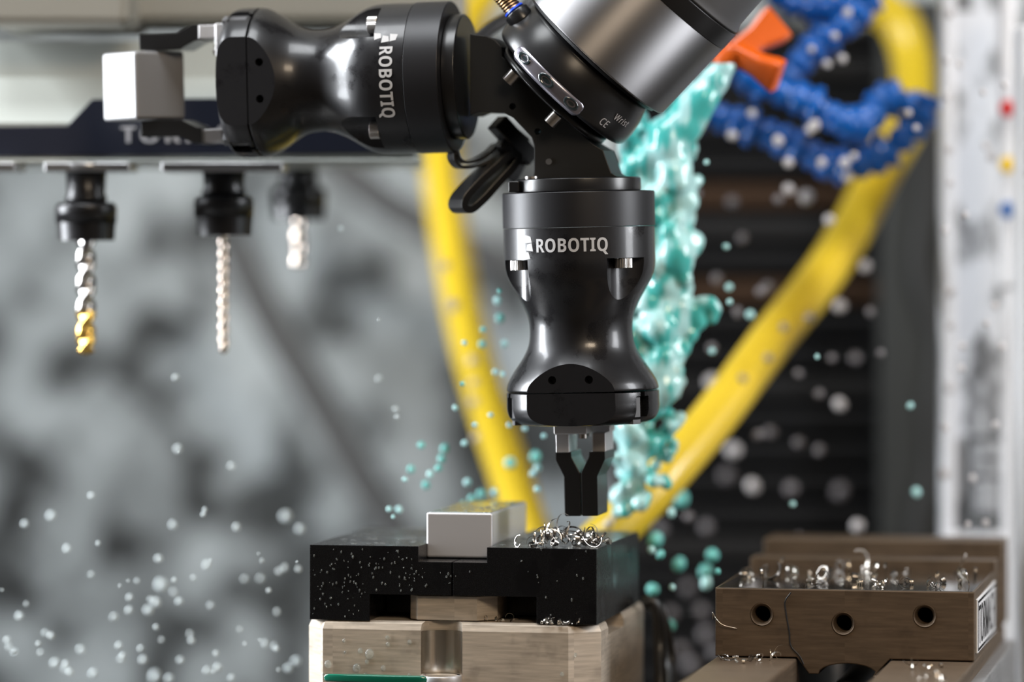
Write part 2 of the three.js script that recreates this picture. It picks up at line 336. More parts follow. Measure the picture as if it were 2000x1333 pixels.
  tool('long thin bright twist drill in a black collet', 437, 2.14, { top: 318, neck: 42, nut: 59, nut0: 383, nut1: 460, bit: 10.5, bit1: 692, turns: 5, mat: M.drillWarm });
  tool('short thick pale drill in a black collet, deep under the tray', 583, 2.30, { top: 300, neck: 38, nut: 54, nut0: 366, nut1: 430, bit: 14, bit1: 522, turns: 1, mat: M.drillWarm });
}

// ------------------------------------------------------------------ yellow hoses
{
  const hose = (label, pts) => solo('coolant_hose', tube(pts.map(p => P(...p)), 0.0124, 130, 24), M.hose, label, 'hose');
  hose('thick yellow hose curving down behind the upright gripper', [[1010, -160, 2.80], [965, -40, 2.78], [905, 60, 2.75], [866, 180, 2.72], [862, 310, 2.68], [880, 460, 2.62], [912, 640, 2.55], [955, 800, 2.48], [1006, 960, 2.42], [1050, 1100, 2.38], [1085, 1300, 2.36], [1100, 1600, 2.36], [1100, 2600, 2.36]]);
  hose('thick yellow hose looping down from the blue coolant lines', [[1640, -30, 2.50], [1700, 2, 2.50], [1752, 40, 2.50], [1780, 110, 2.49], [1778, 210, 2.46], [1722, 330, 2.42], [1632, 500, 2.36], [1503, 670, 2.29], [1393, 818, 2.24], [1292, 938, 2.205], [1216, 1020, 2.19], [1150, 1090, 2.18], [1130, 1250, 2.185], [1128, 1436, 2.19]]);
}

// ------------------------------------------------------------------ blue jointed coolant lines and the orange nozzle
{
  const segGeo = lathe([[0, -15], [24, -15], [26, -12], [25, -4], [19, 2], [17, 5], [21, 10], [23, 15], [21, 20], [15, 24], [0, 24]].map(([r, y]) => [r * 1.3, y * 1.15]), 2.26 / FPX, 24);
  const line = (label, pts, d, n) => {
    const g = thing('coolant_line', label, 'coolant line', P(pts[0][0], pts[0][1], d), 'blue jointed coolant lines');
    const o = g.position, c = new THREE.CatmullRomCurve3(pts.map(([x, y, dd = 0]) => P(x, y, d + dd).sub(o)), false, 'centripetal');
    for (let i = 0; i < n; i++) {
      const s = part('segment', segGeo, M.blue, g), t = (i + 0.5) / n;
      s.position.copy(c.getPointAt(t)); s.quaternion.setFromUnitVectors(V3(0, 1, 0), c.getTangentAt(t)); const f = 1 + 0.16 * ((i * 5) % 3 - 1); s.scale.set(f, 1, f);
    }
    return [g, c];
  };
  line('blue jointed coolant line sagging in a low loop in front of the way cover', [[1815, 190], [1790, 235], [1745, 285], [1690, 318], [1630, 322], [1560, 290], [1490, 258], [1420, 235], [1350, 215]], 2.27, 17);
  const [gb] = line('blue jointed coolant line ending in an orange forked nozzle', [[1790, 205, 0.02], [1730, 195, 0.02], [1690, 240, 0.01], [1640, 235], [1590, 205], [1540, 185], [1480, 165], [1440, 128]], 2.24, 12);
  line('short blue jointed coolant line hanging from above the orange nozzle', [[1720, -40], [1660, 40], [1610, 80], [1575, 110], [1545, 150]], 2.28, 7);
  line('blue jointed coolant line at the top edge beside the silver tube', [[1480, -70], [1540, 0], [1590, 18], [1650, 10], [1700, -30]], 2.30, 8);
  // nozzle: hub, two flared mouths
  const d = 2.14, k = d / FPX, o = gb.position;
  const hubP = P(1424, 112, d).sub(o);
  const nz = part('nozzle', xf(lathe([[0, -26], [20, -26], [25, -22], [26, 10], [22, 24], [0, 26]], k, 28), { r: [0, 0, -0.62] }).translate(hubP.x, hubP.y, hubP.z), M.orange, gb, 'orange forked nozzle');
  const flare = (x0, y0, x1, y1, w0, w1, dz) => {
    const a = P(x0, y0, d), b = P(x1, y1, d + dz), L = a.distanceTo(b), q = new THREE.Quaternion().setFromUnitVectors(V3(0, 1, 0), b.clone().sub(a).normalize());
    const g = prism([[-w0 / 2, 0], [w0 / 2, 0], [w0 * 0.55, L / k * 0.55], [w1 / 2, L / k * 0.86], [w1 / 2, L / k], [-w1 / 2, L / k], [-w1 / 2, L / k * 0.86], [-w0 * 0.55, L / k * 0.55]].map(([x, y]) => [x * k, y * k]), -0.005, 0.005, 0.002);
    g.applyQuaternion(q).translate(...a.clone().sub(o).toArray()); return g;
  };
  part('flared_mouth', flare(1420, 118, 1522, 44, 46, 74, 0.012), M.orange, nz);
  part('flared_mouth', flare(1432, 100, 1522, 150, 40, 64, -0.01), M.orange, nz);
}

// ------------------------------------------------------------------ robot: wrist, bracket, two grippers
const DR = 2.035, S = DR / FPX;                                     // one photo pixel at the robot, in metres
const AP = P(1124, 143, DR), AQ = new THREE.Quaternion().setFromAxisAngle(V3(0, 0, 1), 1.3 * D2R).multiply(new THREE.Quaternion().setFromAxisAngle(V3(0, 1, 0), -12 * D2R));
const asm = new THREE.Matrix4().compose(AP, AQ, V3(1, 1, 1));
function robotThing(name, label, category, local = new THREE.Matrix4()) {
  const g = thing(name, label, category);
  asm.clone().multiply(local).decompose(g.position, g.quaternion, g.scale); g.updateMatrixWorld(true); return g;
}
const mid = (pts, n) => new THREE.CatmullRomCurve3(pts.map(([x, y]) => V3(x, y, 0)), false, 'centripetal').getPoints(n).map(v => [v.x, v.y]);
const bodyProfile = [[0, -387], [146.5, -387], [148, -385.5], ...mid([[148.5, -383], [146, -373], [140, -361], [130, -345], [119, -329], [109, -312], [103, -296], [100.5, -279], [100.5, -262], [103, -245], [109, -228], [117, -211], [127, -194], [137, -177], [144.5, -159], [147.5, -142], [148, -128]], 44), [148, -70.2], [147.6, -69.8], [0, -69.8]];
const capProfile = [[0, -453], ...mid([[112, -453], [124, -451.5], [137, -446], [145.5, -436], [149, -422], [149, -408]], 14), [149, -391], [147.5, -389.5], [0, -389.5]];
const sm = n => n * S;
const bodyBase = lathe(bodyProfile, S, 96), capBase = lathe(capProfile, S, 96);
const flatCut = boxAt(sm(-200), sm(200), sm(-470), sm(-240), sm(121), sm(220), 0);
const flatBack = boxAt(sm(-200), sm(200), sm(-470), sm(-240), sm(-220), sm(-121), 0);
const pocket = a => xf(cyl(sm(58), sm(140), 40), { p: [Math.sin(a) * sm(175), sm(-130 - 70), Math.cos(a) * sm(175)] });
const holeZ = (x, y, r, z0, z1) => xf(cyl(sm(r), sm(z1 - z0), 24), { p: [sm(x), sm(y), sm((z0 + z1) / 2)], r: [Math.PI / 2, 0, 0] });
const notch = a => [xf(new THREE.BoxGeometry(sm(38), sm(40), sm(40)), { r: [0, a, 0], p: [Math.sin(a) * sm(151), sm(-418), Math.cos(a) * sm(151)] }), xf(new THREE.BoxGeometry(sm(13), sm(30), sm(40)), { r: [0, a, 0], p: [Math.sin(a) * sm(151), sm(-398), Math.cos(a) * sm(151)] })];
const A50 = 50 * D2R;
const gripperBody = around((cut(bodyBase, [flatCut, flatBack, pocket(A50), pocket(-A50), pocket(Math.PI - A50), pocket(Math.PI + A50), holeZ(-36, -363, 8, 90, 140), holeZ(36, -363, 8, 90, 140)])), sm(140));
const gripperCap = around((cut(capBase, [flatCut, flatBack, ...notch(62 * D2R), ...notch(-62 * D2R)])), sm(140));
const ringGeo = around(lathe([[0, -68.6], [148.5, -68.6], [149, -68.1], [149, -2.5], [147.5, -0.6], [145, 0], [0, 0]], S, 96), sm(149));
const screwGeo = (() => { const p = []; const n = 60; for (let i = 0; i < n; i++) { const a = i / n * 2 * Math.PI, r = i % 2 ? 17 : 16.2; p.push([Math.cos(a) * sm(r), Math.sin(a) * sm(r)]); } return prism(p, 0, sm(19), sm(0.8)).rotateX(Math.PI / 2); })();
const logo = (() => {
  const w = text('ROBOTIQ', 26, 0.8, fontBold, 1, 0); const s = 148 / w.userData.width; w.scale(s, 1, 1);
  w.translate(-62, -13, -0.3);
  const q = (pts) => prism(pts, -0.3, 0.5, 0);
  const emb = [q([[-86, 21], [-73, 17.5], [-70, 6], [-87.5, 5.5]]), q([[-82, 2.5], [-70.5, 5], [-67.5, -11], [-84.5, -9]]), q([[-89, -13.5], [-79, -12], [-74.5, -25], [-90.5, -27]])];
  const g = join([w, ...emb]); g.scale(S, S, S); return bend(g, sm(148), 0);
})();
const fingerPts = [[-48, -506], [-17, -506], [-16, -516], [0, -547], [0, -628], [-2, -631], [-30, -631], [-32, -628], [-32, -554], [-48, -521]].map(([x, y]) => [x * S, y * S]);
const fingerGeo = planar(prism(fingerPts, sm(-60), sm(42), sm(1.2)));
const holderGeo = planar(join([boxAt(sm(-48), sm(17), sm(-471), sm(-452), sm(4), sm(52), sm(2)), boxAt(sm(-46), sm(-20), sm(-507), sm(-470), sm(-40), sm(44), sm(1.5))]));
const boltGeo = cyl(sm(8.5), sm(11), 20);
function gripper(label, local, open) {
  const g = robotThing('robot_gripper', label, 'gripper', local);
  part('coupling_ring', ringGeo, M.anodised, g);
  const body = part('body', gripperBody, M.glossBlack, g);
  part('logo', logo, M.print, body, 'light grey lettering ROBOTIQ with three-piece emblem').position.y = sm(-103);
  const cap = part('end_cap', gripperCap, M.glossBlack, g);
  for (const s of [-1, 1]) { const t = part('slider_tab', boxAt(sm(-11), sm(11), sm(-452), sm(-400), sm(120), sm(140), sm(1)), M.cap, cap); t.rotation.y = s * 62 * D2R - 0.06; }
  for (const a of [A50, -A50]) { const b = part('cap_screw', screwGeo, M.screw, g, 'knurled steel screw head'); b.position.set(Math.sin(a) * sm(134), sm(-131), Math.cos(a) * sm(134)); }
  for (const s of [-1, 1]) {
    const f = part('finger', fingerGeo, M.finger, g); f.rotation.y = s > 0 ? Math.PI : 0; f.position.x = s * sm(open);
    if (s > 0) f.position.z = sm(-18);
    const h = part('finger_mount', holderGeo, M.silver, g, 'silver finger mount'); h.rotation.y = f.rotation.y; h.position.copy(f.position);
    for (const x of [-29, 5]) { const b = part('bolt', boltGeo, M.screw, h); b.position.set(sm(x), sm(-475), sm(28)); }
  }
  return g;
}
const gV = gripper('black robot gripper hanging upright above the black vise jaws, fingers closed', new THREE.Matrix4().makeTranslation(0, sm(-232), 0), 1);
const gH = gripper('black robot gripper held level, fingers holding a metal block', new THREE.Matrix4().makeTranslation(sm(-243), 0, 0).multiply(new THREE.Matrix4().makeRotationZ(-Math.PI / 2)), 70);

{ // bracket
  const g = robotThing('gripper_bracket', 'black angled bracket joining both grippers to the robot wrist', 'bracket');
  const L = (px, py) => { const v = onPlane(g, px, py, sm(58)); return [v.x, v.y]; };
  const plate = [[1040, 349], [1043, 335], [1043, 285], [1038, 268], [1002, 230], [984, 221], [935, 219], [918, 226], [918, 66], [932, 68], [950, 70], [966, 77], [980, 92], [986, 105], [1153, 283], [1178, 294], [1187, 320], [1194, 338], [1210, 349]].map((p, i) => { const [x, y] = L(...p); if (i !== 13 && i !== 14) return [x, y]; const q = (x - y) / Math.SQRT2, a = sm(-70); return [(a + q) / Math.SQRT2, (a - q) / Math.SQRT2]; });
  const holes = [[1001, 208], [1050, 257]].map(p => [...L(...p), sm(8)]);
  part('bracket_body', planar(prism(plate, sm(-58), sm(58), sm(1.5), holes)), M.bracket, g);
  part('mounting_flange', lathe([[0, 0], [121, 0], [123, 2], [123, 24], [120, 27], [0, 27]], S, 72).translate(0, sm(-232), 0), M.black, g);
  part('mounting_flange', xf(lathe([[0, 0], [121, 0], [123, 2], [123, 24], [120, 27], [0, 27]], S, 72), { r: [0, 0, -Math.PI / 2], p: [sm(-243), 0, 0] }), M.black, g);
  for (const a of [-0.66, 0.42]) { const b = part('flange_bolt', cyl(sm(13), sm(24), 24), M.screw, g, 'steel bolt head'); b.position.set(Math.sin(a) * sm(116), sm(-82), Math.cos(a) * sm(116)).applyAxisAngle(V3(0, 0, 1), -Math.PI / 4); b.rotation.z = -Math.PI / 4; }
  const lock = onPlane(g, 1006, 365, sm(70));
  part('latch', box(sm(22), sm(22), sm(26), sm(3)).translate(lock.x, lock.y, lock.z), M.black, g);
  const ws = onPlane(g, 1038, 348, sm(75));
  part('washer', cyl(sm(13), sm(6), 28).translate(ws.x, ws.y, ws.z), M.screw, g, 'steel washer');
  const dot = onPlane(g, 1072, 316, sm(58));
  part('dowel_pin', xf(cyl(sm(6), sm(3), 24), { r: [Math.PI / 2, 0, 0], p: [dot.x, dot.y, sm(58)] }), M.cap, g);
}
{ // wrist: y of this group runs up along the arm
  const g = robotThing('robot_wrist', 'robot wrist with black camera ring and brushed silver tube', 'robot arm', new THREE.Matrix4().makeRotationZ(-Math.PI / 4));
  part('tool_flange', lathe([[0, -68], [128, -68], [132, -64], [132, -46], [0, -46]], S, 96), M.black, g);
  part('camera_ring', lathe([[0, -44], [150, -44], ...mid([[155, -43], [160, -38], [162, -28], [162, -10], [158, 14], [150, 40]], 24), [148, 52], [0, 52]], S, 96), M.black, g, 'glossy black ring with a lens window');
  part('groove_ring', lathe([[0, 50], [160, 50], [160, 60], [0, 60]], S, 96), M.band, g);
  part('silver_tube', lathe([[0, 58], [174, 58], [178, 62], [178, 232], [0, 232]], S, 128), M.tubeMetal, g, 'brushed silver tube');
  part('black_band', lathe([[0, 232], [176, 232], [178.5, 234], [178.5, 268], [176, 270], [0, 270]], S, 96), M.band, g);
  part('joint_cap', lathe([[0, 270], [176, 270], [176, 276], [170, 290], [166, 420], [166, 1500], [0, 1500]], S, 96), M.cap, g, 'dark grey joint cover');
  // lens window: a long rounded bezel bent round the ring, three lenses in it
  const bp = [], bi = [], NU = 72, NV = 10;
  for (let i = 0; i <= NU; i++) for (let j = 0; j <= NV; j++) {
    const x = -96 * Math.cos(Math.PI * i / NU), hh = 17 * Math.sqrt(Math.max(0, 1 - Math.pow(Math.max(0, Math.abs(x) - 81) / 15, 2))), t = -1 + 2 * j / NV, e = Math.min(1, Math.max(0, (96 - Math.abs(x)) / 5));
    bp.push(x * S, t * hh * S, (-4 + 7 * e * (1 - Math.pow(Math.abs(t), 5))) * S);
  }
  for (let i = 0; i < NU; i++) for (let j = 0; j < NV; j++) { const a = i * (NV + 1) + j, b = a + NV + 1; bi.push(a, b, a + 1, b, b + 1, a + 1); }
  const bz = new THREE.BufferGeometry(); bz.setAttribute('position', new THREE.Float32BufferAttribute(bp, 3)); bz.setIndex(bi);
  const bezelM = part('lens_bezel', bend(bz, sm(162), -0.04), M.bezel, g, 'silver oval lens window'); bezelM.position.y = sm(-31);
  for (const [x, r] of [[-62, 10], [2, 11], [66, 10]]) {
    const a = -0.04 + x / 162;
    const l = part('lens', xf(lathe([[r - 4, -2], [r, 0], [r, 3], [r - 3, 4.5], [r - 4, 1], [0, 2.2]].reverse(), S, 32), { r: [Math.PI / 2, 0, 0], s: [1.7, 1, 1] }), M.lens, g, 'dark oval lens');
    l.position.set(Math.sin(a) * sm(163.5), sm(-31), Math.cos(a) * sm(163.5)); l.rotation.y = a;
  }
  const t1 = bend(text('Wrist', 13, 0.6, fontReg, 1, 1.6).scale(S, S, S), sm(161.5), 0.93); part('print', t1, M.letter, g, 'small grey print Wrist').position.y = sm(-2);
  const t2 = bend(text('CE', 15, 0.6, fontReg, 1, 0).scale(S, S, S), sm(162.2), 0.80); part('print', t2, M.letter, g, 'small grey CE mark').position.y = sm(-26);
  // cable gland with coil and blue ring, at the top of the ring
  const q0 = onPlane(g, 1006, 22, sm(60)), q1 = onPlane(g, 968, -24, sm(60)), dir = q1.clone().sub(q0).normalize(), q = new THREE.Quaternion().setFromUnitVectors(V3(0, 1, 0), dir);
  const gl = part('cable_gland', lathe([[0, -30], [24, -30], [26, -24], [26, -4], [20, 0], [0, 0]], S, 28), M.black, g); gl.position.copy(q0); gl.quaternion.copy(q);
  const rg = part('blue_ring', lathe([[0, -1], [21, -1], [21, 5], [0, 5]], S, 28), M.blueRing, gl, 'bright blue ring');
  const hp = []; for (let i = 0; i <= 240; i++) { const a = i / 240 * 15 * 2 * Math.PI; hp.push(V3(Math.cos(a) * sm(16), sm(5 + i / 240 * 90), Math.sin(a) * sm(16))); }
  part('coil', tube(hp, sm(2.6), 480, 6), M.spring, gl, 'bronze coil spring');
  part('cable_core', cyl(sm(12), sm(420), 16).translate(0, sm(210), 0), M.cable, gl);
}
solo('robot_cable', tube([P(930, 78, 2.10), P(958, 55, 2.11), P(990, 36, 2.12), P(1020, 18, 2.13), P(1060, -40, 2.14)], 0.0034, 40, 12), M.cable, 'black cable behind the bracket near the coil spring', 'cable');
{ // strap loops below the bracket
  const d = 2.06, k = d / FPX, g = thing('cable_strap', 'glossy black strap clip with two loops under the bracket', 'strap', P(990, 280, d)); g.rotation.y = 0.45;
  const q = (px, py, dz = 0) => P(px, py, d + dz).sub(g.position);
  const bar = (x0, y0, x1, y1, w, t, dz = 0) => { const a = q(x0, y0, dz), b = q(x1, y1, dz), L = a.distanceTo(b), geo = box(w * k, L, t * k, 3 * k); geo.applyQuaternion(new THREE.Quaternion().setFromUnitVectors(V3(0, 1, 0), b.clone().sub(a).normalize())); const c = a.add(b).multiplyScalar(0.5); return geo.translate(c.x, c.y, c.z); };
  part('clip', join([bar(968, 238, 1042, 312, 34, 40), bar(1016, 258, 984, 300, 44, 34)]), M.black, g);
  // flat band swept round an outline: inner and outer edge, extruded across
  const band = (pts, t, w, dz) => { const c = new THREE.CatmullRomCurve3(pts.map(([x, y]) => V3(x * k, -y * k, 0)), true, 'centripetal'), o = [], inn = []; for (let i = 0; i < 60; i++) { const p = c.getPointAt(i / 60), tt = c.getTangentAt(i / 60), n = V3(-tt.y, tt.x, 0); o.push([p.x + n.x * t * k / 2, p.y + n.y * t * k / 2]); inn.push(new THREE.Vector2(p.x - n.x * t * k / 2, p.y - n.y * t * k / 2)); } const A = THREE.ShapeUtils.area(o.map(p => new THREE.Vector2(...p))), B = THREE.ShapeUtils.area(inn); let outer = o.map(p => new THREE.Vector2(...p)), inner = inn; if (Math.abs(B) > Math.abs(A)) [outer, inner] = [inner, outer]; const s = new THREE.Shape(outer); s.holes.push(new THREE.Path(inner)); return new THREE.ExtrudeGeometry(s, { depth: w * k, bevelEnabled: true, bevelSize: 0.8 * k, bevelThickness: 0.8 * k, bevelSegments: 2 }).translate(0, 0, dz * k - w * k / 2); };
  part('loop', band([[-2, 22], [-40, 50], [-80, 84], [-104, 112], [-104, 126], [-92, 130], [-66, 112], [-30, 76], [4, 42], [14, 26]], 13, 62, 0), M.black, g, 'broad loop');
  part('loop', band([[-10, 18], [-40, 36], [-70, 46], [-96, 46], [-108, 34], [-110, 22], [-104, 18], [-100, 30], [-88, 38], [-62, 34], [-34, 20], [-12, 2]], 5, 30, -20), M.black, g, 'narrow loop');
  part('lug', bar(1010, 352, 1034, 312, 30, 30, 0.01), M.black, g);
}
{ // block held by the level gripper
  const tmp = robotThing('held_block', 'silver rounded metal block held in the fingers of the level gripper', 'metal block');
  const c = onPlane(tmp, 281, 169, 0);
  const w = new THREE.Matrix4().makeTranslation(c.x, c.y, c.z).multiply(new THREE.Matrix4().makeRotationY((39.5 + 12) * D2R));
  asm.clone().multiply(w).decompose(tmp.position, tmp.quaternion, tmp.scale);
  part('block', planar(box(sm(119), sm(135), sm(119), sm(7), 4)), M.heldMetal, tmp);
}

// ------------------------------------------------------------------ vise with black soft jaws
const YAW = -11.3 * D2R, u = 0.00025;
const vise = thing('vise', 'small steel vise with black soft jaws under the upright gripper', 'vise', P(885, 1069, 2.0));
vise.rotation.y = YAW;
const VL = (px, py, z = 0) => { const v = onPlane(vise, px, py, z); return [v.x, v.y]; };
{
  const D = 0.122, lev = ([px, py]) => [VL(px, py)[0], VL(885, py)[1]];
  part('soft_jaw', planar(prism([[605, 1069], [817, 1069], [817, 1099], [881.5, 1099], [881.5, 1164], [722, 1164], [722, 1216], [605, 1216]].map(lev).reverse(), 0, -D, 0.0002)), M.softJaw, vise, 'wet black jaw');
  part('soft_jaw', planar(prism([[884.5, 1099], [951, 1099], [951, 1069], [1165, 1069], [1165, 1216], [1048, 1216], [1048, 1164], [884.5, 1164]].map(lev).reverse(), 0, -D, 0.0002)), M.softJaw, vise, 'wet black jaw');
  // guide block between the jaws: chamfered in plan
  const y0 = VL(885, 1214)[1], y1 = VL(885, 1166)[1], gx0 = VL(806, 1190, -0.012)[0], gx1 = VL(972, 1190, -0.012)[0];
  const plan = [[gx0, 0.0075], [gx0 + 0.0045, 0.003], [gx1 - 0.0085, 0.003], [gx1, 0.0115], [gx1, 0.10], [gx0, 0.10]];
  part('guide_block', planar(xf(prism(plan, 0, y1 - y0, 0.0004), { r: [-Math.PI / 2, 0, 0] }).translate(0, y0, 0)), M.tanSteel, vise, 'tan steel guide');
  part('added_dark_block', boxAt(VL(724, 1166)[0], VL(1046, 1166)[0], VL(885, 1215)[1], VL(885, 1165)[1], -0.118, -0.035, 0.0005), M.softJaw, vise);  // black block added deep in the undercut to keep it dark
  // body, chamfered in plan with a round vertical groove in its front
  const bt = VL(885, 1216)[1], bx0 = VL(590, 1240, 0.002)[0], bx1 = VL(1170, 1240, -0.004)[0];
  const bodyPlan = [[bx0, 0.012], [bx0 + 0.0105, -0.002], [VL(1110, 1250, 0.002)[0], -0.002], [bx1, 0.010], [bx1, 0.135], [bx0, 0.135]];
  const H = bt + vise.position.y - 0.010, b = prism(bodyPlan, 0, H, 0.0042);
  xf(b, { r: [-Math.PI / 2, 0, 0] }).translate(0, bt - H, 0);
  b.scale(1, 1, 1);
  const gx = VL(864, 1260, 0)[0], gy = VL(864, 1318, 0)[1];
  const groove = cyl(0.0105, 0.08, 48).translate(gx, gy + 0.04, 0.0035);
  const slot = boxAt(bx1 - 0.02, bx1 + 0.02, VL(1170, 1252)[1], bt + 0.01, -0.075, -0.03, 0);
  part('vise_body', planar(cut(b, [groove, slot])), M.tanSteel, vise, 'tan machined steel body');
  const shell = new THREE.CylinderGeometry(0.0103, 0.0103, bt - 0.0046 - gy, 32, 1, true, 0.56 * Math.PI, 0.88 * Math.PI), shell2 = shell.clone().scale(1.018, 1, 1.018);
  const gl = part('added_groove_shell', join([shell, shell2]), M.polished, vise, 'added polished shell for the bright bands in the round groove'); gl.position.set(gx, (bt - 0.0046 + gy) / 2, 0.0035);  // thin shell added to give the groove its bright highlights
  const lip = part('groove_bush', lathe([[8.2, -4], [10.3, -4], [10.3, 1.2], [9.6, 1.6], [8.2, 1.6], [8.2, -4]].map(([r, y]) => [r, y]), 0.001, 40), M.silver, vise); lip.position.set(gx, gy - 0.0016, 0.0035);
  const ty = 0 - vise.position.y;
  part('base_plate', planar(boxAt(bx0 - 0.01, bx1 + 0.02, ty, bt - H + 0.0005, -0.15, 0.012, 0.002)), M.darkSteel, vise);
}
{ // coolant resting on a ledge of the vise
  const a = P(628, 1324, 1.985), b = P(836, 1324, 1.985), w = b.x - a.x;
  const e = lathe([[0, -2.2], [w * 480, -2.2], [w * 496, -1.4], [w * 500, 0], [w * 490, 1.0], [w * 460, 1.5], [0, 1.7]], 0.001, 64); e.scale(1, 1, 0.12);
  const c = thing('coolant_puddle', 'green coolant gathered on the front of the tan vise body', 'puddle', V3((a.x + b.x) / 2, P(0, 1328, 1.985).y, 2 - 1.992));
  c.rotation.y = YAW; part('liquid', e, M.green, c);
}
{ // aluminium block clamped between the soft jaws
  const zf = -0.02, [x0, yb] = VL(832, 1098, zf), [x1] = VL(962, 1098, zf), [, yt] = VL(890, 1015, zf);
  const g = thing('workpiece', 'wet aluminium block clamped between the black soft jaws', 'metal block', vise.localToWorld(V3((x0 + x1) / 2, VL(885, 1098, 0)[1] + 0.0003, zf - 0.044)));
  g.rotation.y = YAW;
  part('block', planar(box(x1 - x0 - 0.0004, yt - yb + 0.001, 0.088, 0.0011, 3).translate(0, (yt - yb + 0.001) / 2, 0)), M.blockMetal, g);
  part('coolant_film', planar(box(x1 - x0 - 0.003, 0.0006, 0.084, 0.0002).translate(0, yt - yb + 0.0010, 0)), M.blockFilm, g, 'wet glossy top');
  const beads = []; for (let i = 0; i < 26; i++) { const r = rnd(0.0008, 0.0022); beads.push(xf(new THREE.SphereGeometry(r, 10, 6), { s: [1, 0.35, 1], p: [rnd(-0.42, 0.42) * (x1 - x0), yt - yb + 0.001, rnd(-0.04, 0.042)] })); }
  tag(part('coolant_film', join(beads), M.clear, g), null, null, null, 'stuff');
}
for (const [pts, label] of [[[[1256, 1180, 2.10], [1272, 1175, 2.10], [1284, 1195, 2.10], [1288, 1260, 2.10], [1290, 1340, 2.09], [1292, 1500, 2.08]], 'black cable hanging close behind the vise with soft jaws'], [[[1268, 1180, 2.13], [1286, 1190, 2.13], [1302, 1235, 2.13], [1310, 1290, 2.13], [1314, 1345, 2.12], [1316, 1450, 2.11]], 'black cable hanging between the two vises']])
  solo('air_cable', tube(pts.map(p => P(...p)), 0.0031, 50, 12), M.cable, label, 'cable');

